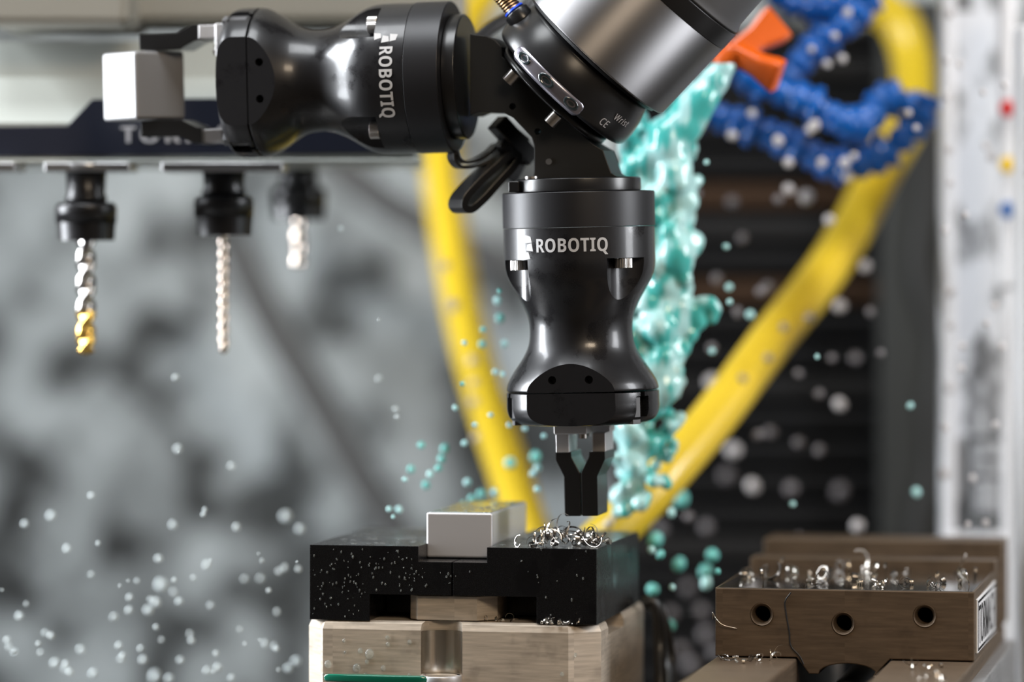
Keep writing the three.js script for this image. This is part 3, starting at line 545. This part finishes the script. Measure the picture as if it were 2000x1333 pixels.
// ------------------------------------------------------------------ brown vise
const vise2 = thing('machine_vise', 'large brown steel vise with three bolt holes and a cast name plate', 'vise', P(1650, 1153, 1.995));
vise2.rotation.y = YAW;
const WL = (px, py, z = 0) => { const v = onPlane(vise2, px, py, z); return [v.x, v.y]; };
{
  const arc = []; for (let i = 0; i <= 10; i++) { const a = Math.PI * (1 - i / 10); arc.push([1655 + 57 * Math.cos(a), 1319 - 22 * Math.sin(a)]); }
  const lev = ([px, py]) => [WL(px, py)[0], WL(1650, py)[1]];
  const outl = [[1397, 1153], [1903, 1153], [1903, 1287], [1738, 1287], [1708, 1319], ...arc.reverse(), [1580, 1319], [1556, 1287], [1397, 1287]].map(lev);
  const D = 0.124, holes = [[1488, 1201], [1647, 1219], [1806, 1204]].map(p => [...WL(...p), 21 * u]);
  part('movable_jaw', planar(prism(outl.reverse(), 0, -D, 0.0006, holes)), M.brownSteel, vise2, 'brown steel jaw with three holes');
  for (const [x, y, r] of holes) {
    const h = part('bolt_hole', xf(lathe([[r * 0.80, -0.070], [r * 0.80, -0.001], [r, 0.0], [r * 1.08, 0.0003], [r * 1.08, -0.0725], [0, -0.0725], [0, -0.070], [r * 0.8, -0.070]], 1, 36), { r: [Math.PI / 2, 0, 0] }), M.brownSteel, vise2, 'deep bolt hole');
    h.position.set(x, y, 0);
    const th = []; for (let i = 0; i <= 72; i++) { const a = i / 12 * 2 * Math.PI; th.push(V3(Math.cos(a) * r * 0.84, Math.sin(a) * r * 0.84, -0.0012 - i / 72 * 0.009)); }
    part('thread', tube(th, r * 0.06, 150, 5), M.brownSteel, h);
  }
  const yt = WL(1650, 1153)[1], xr = WL(1903, 1156)[0], xl = WL(1397, 1151)[0], yb = WL(1650, 1287)[1];
  part('coolant_film', planar(boxAt(xl + 0.001, xr - 0.001, yt - 0.0006, yt + 0.0002, -D + 0.001, -0.0008, 0.0001)), M.film, vise2, 'dark wet coolant film');
  part('jaw_plate', planar(boxAt(xl - 0.0, xr + 0.0, yb, yt + 0.0052, -D - 0.020, -D - 0.0005, 0.0006)), M.brownSteel, vise2, 'brown steel jaw plate');
  part('fixed_jaw', planar(boxAt(xl + 0.0, xr + 0.0, yb, yt + 0.0115, -D - 0.085, -D - 0.05, 0.0012)), M.brownSteel, vise2, 'brown steel fixed jaw');
  // rails that run towards the camera, with a gap between them
  const ty = 0 - vise2.position.y, xa = WL(1556, 1284)[0], xb = WL(1738, 1287)[0], yr = yb - 0.0006;
  part('rail', planar(boxAt(xl, xa, ty, yr, -0.19, 0.155, 0.0012)), M.brownSteel, vise2);
  part('rail', planar(boxAt(xb, xr, ty, yr, -0.19, 0.155, 0.0012)), M.brownSteel, vise2);
  part('screw_rod', xf(cyl(0.0115, 0.30, 32), { r: [Math.PI / 2, 0, 0], p: [(xa + xb) / 2, yb - 0.024, -0.02] }), M.darkSteel, vise2);
  part('vise_bed', planar(boxAt(xl + 0.01, xr - 0.01, ty + 0.0005, ty + 0.02, -0.19, 0.15, 0.001)), M.darkSteel, vise2);
  part('side_rail', planar(boxAt(xr - 0.002, xr + 0.006, ty + 0.001, yb - 0.008, -0.19, 0.155, 0.001)), M.greySteel, vise2, 'brushed grey side');
  // cast name plate on the side
  const pl = part('name_plate', boxAt(xr, xr + 0.0012, yb + 0.003, yt - 0.004, -0.114, -0.006, 0.0004), M.plateReflection, vise2, 'cast plate with its bright reflection painted pale');  // pale colour stands for the reflection on the plate
  const hh = yt - yb - 0.007, cy = (yt + yb) / 2 - 0.0005;
  const fr = []; for (const [z0, z1, ya, yb2] of [[-0.112, -0.008, cy + hh / 2 - 0.0022, cy + hh / 2 - 0.0010], [-0.112, -0.008, cy - hh / 2 + 0.001, cy - hh / 2 + 0.0022], [-0.1125, -0.1110, cy - hh / 2 + 0.001, cy + hh / 2 - 0.001], [-0.009, -0.0075, cy - hh / 2 + 0.001, cy + hh / 2 - 0.001]]) fr.push(boxAt(xr + 0.0012, xr + 0.0014, ya, yb2, z0, z1, 0.00005));
  part('plate_border', join(fr), M.pleatGrey, pl);
  const t = text('TORMACH', 0.0185, 0.0002, fontReg, 1, 0); t.scale(0.094 / t.userData.width, 1, 1);
  part('lettering', t.rotateY(Math.PI / 2).translate(xr + 0.0012, cy - 0.0092, -0.012), M.pleatGrey, pl, 'raised capitals TORMACH');
}

// ------------------------------------------------------------------ metal chips
function ribbon(turns, R, w, t, pitch, n) {
  const pos = [], idx = [];
  for (let i = 0; i <= n; i++) {
    const f = i / n, a = f * turns * 2 * Math.PI, r = R * (0.75 + 0.35 * f), c = Math.cos(a), s = Math.sin(a), z = (f - 0.5) * pitch, ww = w * (0.25 + 0.75 * Math.sin(Math.PI * Math.min(1, 0.1 + f * 0.85)));
    for (const [dr, dz] of [[-t / 2, -ww / 2], [t / 2, -ww / 2], [t / 2, ww / 2], [-t / 2, ww / 2]]) pos.push((r + dr) * c, (r + dr) * s, z + dz);
  }
  for (let i = 0; i < n; i++) for (let k = 0; k < 4; k++) { const a = i * 4 + k, b = i * 4 + (k + 1) % 4; idx.push(a, a + 4, b, b, a + 4, b + 4); }
  const g = new THREE.BufferGeometry(); g.setAttribute('position', new THREE.Float32BufferAttribute(pos, 3)); g.setIndex(idx);
  return toCreasedNormals(g, 0.9);
}
const chipGeos = [[1.6, 2.6, 1.5, 1], [0.7, 4.2, 1.2, 1.2], [2.4, 1.8, 1.2, 2.4], [1.1, 3.4, 0.8, 1.6], [0.45, 6.5, 0.9, 0.6], [3.2, 1.5, 0.8, 3.6]].map(([t, r, w, p]) => ribbon(t, r / 1000, w / 1000, 0.00016, p / 1000, 12 * Math.ceil(t + 1)));
const tmpB = new THREE.Box3();
const chipShape = ['ring-shaped', 'open hook-shaped', 'tightly coiled', 'narrow curled', 'long bow-shaped', 'corkscrew'];
function chip(host, lx, ly, lz, label, group, scale = 1) {         // lx, ly, lz: resting point in the host's axes
  const gi = Math.floor(rnd(0, 6)), dark = rnd() < 0.55, o = solo('metal_chip', chipGeos[gi], dark ? M.chipDark : M.chip, `${dark ? 'dull' : 'bright'} ${chipShape[gi]} ${label}`, 'chip', null, group);
  o.rotation.set(rnd(0, 6.28), rnd(0, 6.28), rnd(0, 6.28)); o.scale.setScalar(scale * rnd(0.7, 1.15));
  o.updateMatrixWorld(true); tmpB.setFromObject(o, true);
  const w = host.localToWorld(V3(lx, ly, lz)); o.position.set(w.x, w.y - tmpB.min.y, w.z); return o;
}
vise.updateMatrixWorld(true); vise2.updateMatrixWorld(true);
{
  const top = VL(885, 1069)[1];
  for (let i = 0; i < 46; i++) {
    const r = Math.sqrt(rnd()), a = rnd(0, 6.28), x = VL(1120, 1071)[0] + r * Math.cos(a) * 0.019 - 0.006, z = -0.026 + r * Math.sin(a) * 0.022;
    chip(vise, x, top + (1 - r) * 0.007 * rnd(), z, 'metal chip in the pile on the black soft jaw', 'chips piled on the soft jaw', 1.0);
  }
  for (let i = 0; i < 7; i++) chip(vise, VL(rnd(985, 1060), 1071)[0], top, rnd(-0.03, -0.004), 'metal chip in the pile on the black soft jaw', 'chips piled on the soft jaw', 0.7);
  const led = VL(885, 1216)[1];
  for (const px of [945, 978, 990, 1002, 1060, 1068, 1078, 1088, 1096, 1104, 1112, 1120, 1130, 1076, 1092, 965]) chip(vise, VL(px, 1216)[0], led, rnd(0.0005, 0.0018) - (px < 1045 ? 0.006 : -0.001), 'metal chip on the front ledge of the tan vise body', 'chips on the vise ledge', 0.55);
  const yt = WL(1650, 1153)[1];
  for (let i = 0; i < 54; i++) { const cl2 = [1440, 1500, 1560, 1590, 1650, 1700, 1740, 1790, 1830, 1862][i % 10] + rnd(-26, 26), z = rnd(-0.11, -0.004); chip(vise2, WL(cl2, 1153)[0] * 1.0 - 0.002, yt, z, 'metal chip on the wet top of the brown jaw', 'chips on the brown jaw', [0.95, 0.75, 1.1][i % 3]); }
  const yl = WL(1650, 1287)[1] - 0.0006, yr = yl;
  for (let i = 0; i < 14; i++) chip(vise2, WL(rnd(1415, 1540), 1284)[0], yl, rnd(0.004, 0.03), 'metal chip on the brown rail in front of the jaw', 'chips on the brown rails', 0.7);
  for (let i = 0; i < 9; i++) chip(vise2, WL(rnd(1760, 1880), 1284)[0], yr, rnd(0.008, 0.09), 'metal chip on the brown rail in front of the jaw', 'chips on the brown rails', 0.75);
  const hair = solo('metal_chip', tube([WL(1392, 1210), WL(1394, 1196), WL(1398, 1206), WL(1412, 1220), WL(1440, 1228)].map(([x, y], i) => vise2.localToWorld(V3(x, y, [0.0, 0.003, 0.0025, 0.002, 0.001][i]))), 0.0003, 30, 5), M.chip, 'fine wire-like chip hooked over the corner of the brown jaw', 'chip');
  const hair2 = solo('metal_chip', tube([[1545, 1158], [1534, 1175], [1536, 1200], [1542, 1235], [1545, 1262], [1562, 1282], [1570, 1298]].map(p => { const [x, y] = WL(...p); return vise2.localToWorld(V3(x, y, 0.0006)); }), 0.00035, 60, 5), M.cable, 'long dark hair-thin chip stuck down the brown jaw face', 'chip');
}

// ------------------------------------------------------------------ coolant: stream, flying drops, beads
{
  const d0 = 2.13, blobs = [];
  const add = (px, py, r, dz = 0) => blobs.push([P(px, py, d0 + dz), r * d0 / FPX]);
  const jet = [[1412, 132, 20], [1394, 158, 26], [1372, 188, 32], [1352, 216, 36], [1332, 246, 36]];
  for (const [x, y, r] of jet) { add(x, y, r); add(x + rnd(-14, 14), y + rnd(-14, 14), r * 0.75, rnd(-0.006, 0.006)); }
  for (let py = 250; py < 770; py += 17) {
    const cx = 1318 - (py - 250) * 0.05, w = 30 + 14 * Math.sin(py / 60);
    add(cx + rnd(-18, 18), py, rnd(22, 34), rnd(-0.008, 0.008)); add(cx + rnd(-w, w), py + rnd(-8, 8), rnd(13, 24), rnd(-0.01, 0.01)); add(cx - 36 + rnd(-20, 20), py, rnd(12, 26), rnd(-0.004, 0.01));
  }
  for (let i = 0; i < 90; i++) { const py = rnd(240, 960), cx = 1312 - (py - 250) * 0.09, side = rnd() < 0.5 ? -1 : 1; add(cx + side * rnd(28, 62), py, rnd(5, 13), rnd(-0.01, 0.012)); }
  for (let py = 232; py < 480; py += 20) add(1232 + rnd(-22, 26), py, rnd(9, 22), rnd(0.0, 0.014));
  for (let py = 760; py < 1010; py += 15) { const f = (py - 760) / 250; add(1262 - 40 * f + rnd(-30, 30), py, rnd(11, 20), rnd(-0.006, 0.006)); add(1238 + rnd(-40, 40), py, rnd(8, 15), rnd(-0.008, 0.008)); }
  for (const [x, y, r] of [[1350, 395, 15], [1335, 405, 14], [1360, 470, 15], [1340, 472, 17], [1320, 474, 18], [1356, 610, 12], [1370, 592, 12], [1388, 592, 12], [1398, 605, 10], [1392, 624, 9], [1350, 655, 13], [1335, 680, 14], [1366, 632, 12], [1340, 560, 14], [1330, 585, 15], [1300, 700, 22], [1284, 730, 22], [1330, 815, 10], [1318, 828, 11], [1304, 842, 11], [1290, 856, 9]]) add(x, y, r);
  const lo = P(1185, 1030, d0), hi = P(1440, 110, d0), c = lo.clone().add(hi).multiplyScalar(0.5), h = V3((hi.x - lo.x) / 2, (hi.y - lo.y) / 2, 0.034), N = 128;
  const mc = new MarchingCubes(N, M.coolant, false, false, 400000); mc.isolation = 0;
  const cell = []; for (const [p, r] of blobs) cell.push([p.x - c.x, p.y - c.y, p.z - c.z, r]);
  const k = 0.0017;
  mc.field.fill(-1);
  const F = new Float32Array(N * N * N).fill(0);                     // sum of exp(-dist / k): a smooth union
  for (const [bx, by, bz, r] of cell) {
    const R = r + 5 * k, i0 = v => Math.max(0, Math.floor(v)), i1 = v => Math.min(N - 1, Math.ceil(v));
    const tx = q => (q / h.x + 1) * N / 2, ty = q => (q / h.y + 1) * N / 2, tz = q => (q / h.z + 1) * N / 2;
    for (let z = i0(tz(bz - R)); z <= i1(tz(bz + R)); z++) for (let y = i0(ty(by - R)); y <= i1(ty(by + R)); y++) for (let x = i0(tx(bx - R)); x <= i1(tx(bx + R)); x++) {
      const qx = (x * 2 / N - 1) * h.x, qy = (y * 2 / N - 1) * h.y, qz = (z * 2 / N - 1) * h.z, dist = Math.hypot(qx - bx, qy - by, qz - bz) - r;
      if (dist < 5 * k) F[x + N * y + N * N * z] += Math.exp(-dist / k);
    }
  }
  for (let i = 0; i < F.length; i++) mc.field[i] = F[i] > 0 ? Math.min(1, Math.max(-1, k * Math.log(F[i]) / 0.02)) : -1;
  mc.update();
  let g = new THREE.BufferGeometry(); g.setAttribute('position', new THREE.BufferAttribute(mc.positionArray.slice(0, mc.count * 3), 3));
  g.scale(h.x, h.y, h.z); g = mergeVertices(g, 1e-6); g.computeVertexNormals();
  const col = [], p = g.attributes.position; for (let i = 0; i < p.count; i++) { const n = fbm(p.getX(i) * 22 + 0.5, p.getY(i) * 9 + 0.5, 8, 3, 71), t = ss(0.42, 0.6, n); col.push(0.07 + 0.34 * t, 0.46 + 0.24 * t, 0.43 + 0.27 * t); }
  g.setAttribute('color', new THREE.Float32BufferAttribute(col, 3));
  const cm = M.coolant.clone(); cm.color.setRGB(1, 1, 1); cm.vertexColors = true;
  const cs = solo('coolant_stream', g, cm, 'milky turquoise coolant gushing from the orange nozzle behind the upright gripper', 'coolant', c);
}
const ball = new THREE.SphereGeometry(1, 18, 12);
const outOfFocus = w => 2 / (1 - w / 233);                           // distance at which the lens spreads a point to a disc w pixels wide
const sizeWord = r => r > 18 ? 'very large' : r > 14 ? 'large' : r > 10.5 ? 'medium sized' : r > 7.5 ? 'small' : r > 5 ? 'very small' : 'tiny';
function drop(px, py, r, m, label, group, solid = 0.6, far = 9) {     // r: how large it shows; solid: share of that which is the drop itself
  const d = Math.min(far, outOfFocus(2 * r * Math.sqrt(1 - solid * solid) * 0.95)), R = r * solid * d / FPX;
  const o = solo('coolant_drop', ball, m, `${sizeWord(r)} ${label}`, 'drop', P(px, py, d), group);
  o.scale.set(R * rnd(0.85, 1.05), R * rnd(0.92, 1.15), R * rnd(0.85, 1.1)); o.rotation.z = rnd(-0.6, 0.6); return o;
}
// turquoise drops between the vises
for (const [x, y, r, pale] of [[1330, 974, 19], [1311, 1002, 11, 1], [1280, 1055, 16], [1272, 1075, 9, 1], [1290, 1084, 10], [1326, 1103, 16], [1391, 1085, 15], [1378, 1117, 17], [1379, 1140, 14, 1], [1275, 1152, 14], [1308, 1223, 14], [1402, 1117, 7], [1313, 1148, 8, 1]])
  drop(x, y, r * 1.1, pale ? M.coolantPale : M.coolant, pale ? 'pale turquoise coolant drop falling between the two vises' : 'turquoise coolant drop falling between the two vises', 'drops between the vises', 0.8);
for (const [x, y, r] of [[1418, 482, 9], [1424, 561, 11], [1425, 590, 8], [1465, 615, 12], [1391, 686, 10], [1323, 770, 10], [1320, 750, 6], [1596, 697, 7], [1778, 793, 10], [1790, 962, 13], [1548, 985, 9], [1380, 317, 7]])
  drop(x, y, r * 1.1, M.coolantPale, 'pale coolant drop flying in front of the dark way cover', 'drops before the way cover', 0.62);
for (const [x, y, r, pale] of [[975, 569, 6], [971, 588, 10, 1], [976, 622, 11], [943, 644, 8], [941, 673, 10], [985, 672, 10, 1], [907, 670, 7, 1], [967, 727, 8, 1], [982, 731, 7, 1], [904, 750, 6], [889, 797, 7, 1], [823, 870, 9], [868, 877, 11], [862, 897, 10], [856, 915, 9], [803, 917, 10], [840, 927, 9, 1], [791, 937, 7, 1], [832, 948, 10], [928, 830, 7, 1], [907, 866, 8, 1], [958, 811, 7, 1], [913, 943, 10, 1], [940, 966, 12], [922, 975, 11], [905, 984, 8], [967, 963, 11, 1], [996, 905, 14], [1045, 893, 14], [1050, 915, 10, 1], [1040, 926, 9, 1], [1049, 956, 8, 1], [994, 831, 7, 1], [1025, 838, 7, 1], [1062, 852, 7, 1], [760, 995, 7, 1], [779, 996, 9, 1], [768, 1010, 5, 1], [1030, 600, 6, 1]])
  drop(x, y, r * 1.12, pale ? M.coolantPale : M.coolant, `${pale ? 'pale turquoise' : 'turquoise'} coolant drop flying beside the yellow hose near the upright gripper`, 'drops near the yellow hose', 0.68);
for (const [x, y, r] of [[870, 520, 20], [886, 600, 22], [922, 705, 20], [925, 748, 20], [926, 785, 20], [930, 855, 19], [884, 590, 16]])
  drop(x, y, r, M.glintCream, 'cream ball painted as a blurred highlight on the yellow hose', 'painted highlights on the yellow hose', 0.5, 2.36);  // balls added as the blurred highlights of the hose
for (let i = 0; i < 5; i++) drop(1245 - i * 14, 955 + i * 17, 15 + i, M.glintCream, 'cream ball painted as a blurred highlight low on the yellow hose above the soft jaw', 'painted highlights above the soft jaw', 0.6, 2.165);  // same painted highlights, lower down the hose
// pale spray in front of the wall
{
  const list = [[348, 877, 10], [349, 884, 3], [452, 911, 9], [48, 1024, 9], [100, 1008, 11], [179, 969, 8], [338, 1026, 10], [462, 1030, 9], [558, 1009, 14], [586, 1034, 12], [400, 996, 6], [397, 1005, 6], [192, 1062, 6], [131, 1073, 9], [310, 1092, 9], [404, 1104, 10], [340, 1134, 6], [315, 1143, 14], [525, 1154, 6], [253, 1168, 8], [305, 1178, 11], [350, 1176, 9], [223, 1206, 9], [252, 1193, 9], [290, 1193, 11], [305, 1226, 7], [38, 1204, 9], [100, 1243, 8], [14, 1251, 8], [75, 1258, 6], [28, 1273, 5], [158, 1270, 10], [232, 1262, 8], [275, 1268, 8], [374, 1252, 8], [422, 1277, 7], [425, 1305, 9], [404, 1311, 9], [518, 1258, 9], [182, 1316, 10], [128, 1298, 8], [137, 1314, 8], [107, 1296, 10], [302, 1322, 14], [330, 1326, 10], [280, 1290, 10], [352, 1290, 9], [452, 1325, 8], [240, 1281, 7], [580, 1098, 3], [583, 1112, 8], [578, 1292, 11], [563, 1306, 10], [540, 1268, 7], [700, 290, 12], [665, 447, 8], [740, 625, 4], [740, 740, 9], [772, 800, 8], [343, 738, 8], [775, 815, 6]];
  for (const [x, y, r] of list) drop(x, y, r * 1.15, M.mist, 'pale milky coolant drop flying in front of the mottled grey wall', 'spray before the grey wall', 0.56);
  for (let i = 0; i < 34; i++) drop(rnd(0, 590), rnd(1080, 1345), rnd(4, 12), M.mist, 'pale milky coolant drop flying in front of the mottled grey wall', 'spray before the grey wall', 0.46);
}
// drops on way cover, panel and blue lines, blurred glints painted as pale colour
{
  const grp = 'drops on the way cover';
  for (const [x, y, r, b] of [[1575, 385, 15, 1], [1540, 370, 13, 1], [1620, 430, 13, 1], [1655, 345, 13, 1], [1690, 520, 15, 1], [1640, 598, 15, 1], [1390, 745, 17, 1], [1640, 790, 15, 1], [1432, 880, 18, 1], [1470, 950, 17, 1], [1545, 955, 17], [1505, 845, 15], [1560, 865, 14], [1450, 465, 14], [1520, 390, 12], [1500, 560, 14], [1485, 570, 12], [1400, 545, 14], [1390, 680, 12], [1670, 700, 15], [1625, 700, 12], [1600, 880, 14], [1420, 930, 20], [1380, 1030, 18], [1290, 1035, 18], [1345, 1010, 12], [1370, 1195, 18], [1345, 1150, 20], [1310, 1200, 18], [1380, 1240, 20], [1330, 1270, 18], [1395, 1275, 16], [1350, 1300, 20], [1675, 1028, 15, 1], [1640, 960, 20], [1560, 1050, 12], [1500, 700, 12], [1440, 610, 12], [1530, 640, 12], [1580, 620, 12], [1700, 610, 12], [1720, 690, 10], [1480, 850, 12], [1600, 770, 12], [1560, 730, 12], [1360, 380, 12], [1430, 395, 16], [1310, 690, 12], [1350, 820, 12], [1450, 740, 12]])
    drop(x, y, r * 1.35, b ? M.glintWhite : M.glintGrey, b ? 'drop painted white for its blurred glint before the black way cover' : 'drop painted grey for its blurred glint before the black way cover', grp, b ? 0.62 : 0.55, 2.55);
  for (const [x, y, r] of [[1525, 45, 0], [1655, 25, 15], [1630, 70, 12], [1585, 96, 12], [1645, 115, 15], [1615, 125, 13], [1468, 222, 14], [1430, 265, 15], [1365, 240, 14], [1590, 245, 17], [1580, 255, 13], [1520, 275, 16], [1540, 318, 14], [1605, 318, 15], [1650, 318, 17], [1668, 305, 12], [1790, 250, 10], [1775, 220, 11]])
    if (r) drop(x, y, r * 1.15, M.glintWhite, 'drop painted white for its blurred glint on the blue coolant lines', 'drops on the blue lines', 0.55, 2.22);
  for (let i = 0; i < 11; i++) drop(1850 + rnd(-7, 7), 30 + i * 88 + rnd(-25, 25), rnd(13, 19), M.glintWhite, 'drop painted white for its blurred glint, running down the bright edge of the splashed panel', 'drops on the panel edge', 0.6, 2.33);
  for (const [x, y, r] of [[1875, 125, 12], [1962, 165, 10], [1920, 180, 10], [1925, 285, 13], [1935, 305, 14], [1943, 597, 11], [1957, 677, 12], [1878, 720, 11], [1880, 676, 12], [1926, 632, 10], [1944, 830, 11], [1885, 420, 10], [1900, 935, 12], [1925, 1022, 10], [1890, 1025, 9]])
    drop(x, y, r * 1.1, M.glintWhite, 'drop painted white for its blurred glint on the face of the splashed panel', 'drops on the panel face', 0.6, 2.33);
}
// beads on the vise: the large ones singly, the fine ones together
{
  const dome = new THREE.SphereGeometry(1, 18, 10);
  const bead = (px, py, r, m, label, group) => { const [x, y] = VL(px, py, 0.002), o = solo('coolant_bead', dome, m, label, 'drop', vise.localToWorld(V3(x, y, 0.0022)), group); o.rotation.y = YAW; o.scale.set(r * u, r * u * 1.15, r * u * 0.5); };
  for (const [x, y, r] of [[722, 1278, 9], [704, 1272, 5], [697, 1306, 8], [641, 1298, 7], [757, 1246, 4], [758, 1259, 4], [800, 1255, 4], [749, 1306, 5], [717, 1293, 4], [672, 1252, 3], [800, 1320, 4], [632, 1318, 3], [714, 1317, 3], [674, 1275, 2.5], [1124, 1280, 3], [1098, 1318, 4]])
    bead(x, y, r, M.clear, 'clear coolant bead on the front of the tan vise body', 'beads on the tan vise');
  const many = (n, f, name, label, m) => { const im = new THREE.InstancedMesh(new THREE.SphereGeometry(1, 8, 6), m, n); const mt = new THREE.Matrix4(); for (let i = 0; i < n; i++) { const [pos, r, sy, host] = f(i); mt.compose(host.localToWorld(pos), new THREE.Quaternion().setFromAxisAngle(V3(0, 1, 0), YAW), V3(r, r * sy, r * (host.flat ? 1 : 0.5))); im.setMatrixAt(i, mt); } im.name = name; im.castShadow = im.receiveShadow = true; tag(im, label, 'droplets', null, 'stuff'); scene.add(im); };
  const top = VL(885, 1069)[1];
  many(150, i => { let px, py; do { px = rnd(610, 1160); py = rnd(1072, 1205); if (px > 900 && rnd() < 0.75) px = rnd(610, 880); } while ((px > 715 && px < 1050 && py > 1158) || (px > 812 && px < 955 && py < 1104)); const [x, y] = VL(px, py); return [V3(x, y, 0.0001), rnd(0.5, 2.0) * u, rnd(1, 2), vise]; }, 'fine_droplets', 'fine coolant droplets on the front of the black soft jaws', M.clear);
  many(150, i => { const left = i < 90; const [x] = VL(left ? rnd(612, 812) : rnd(958, 1160), 1068); return [V3(x, top - 0.0001, -rnd(0.001, 0.118)), rnd(2, 8) * u, 0.22, vise]; }, 'top_droplets', 'flat coolant droplets on top of the black soft jaws', M.clear);
}
renderer.render(scene, camera);
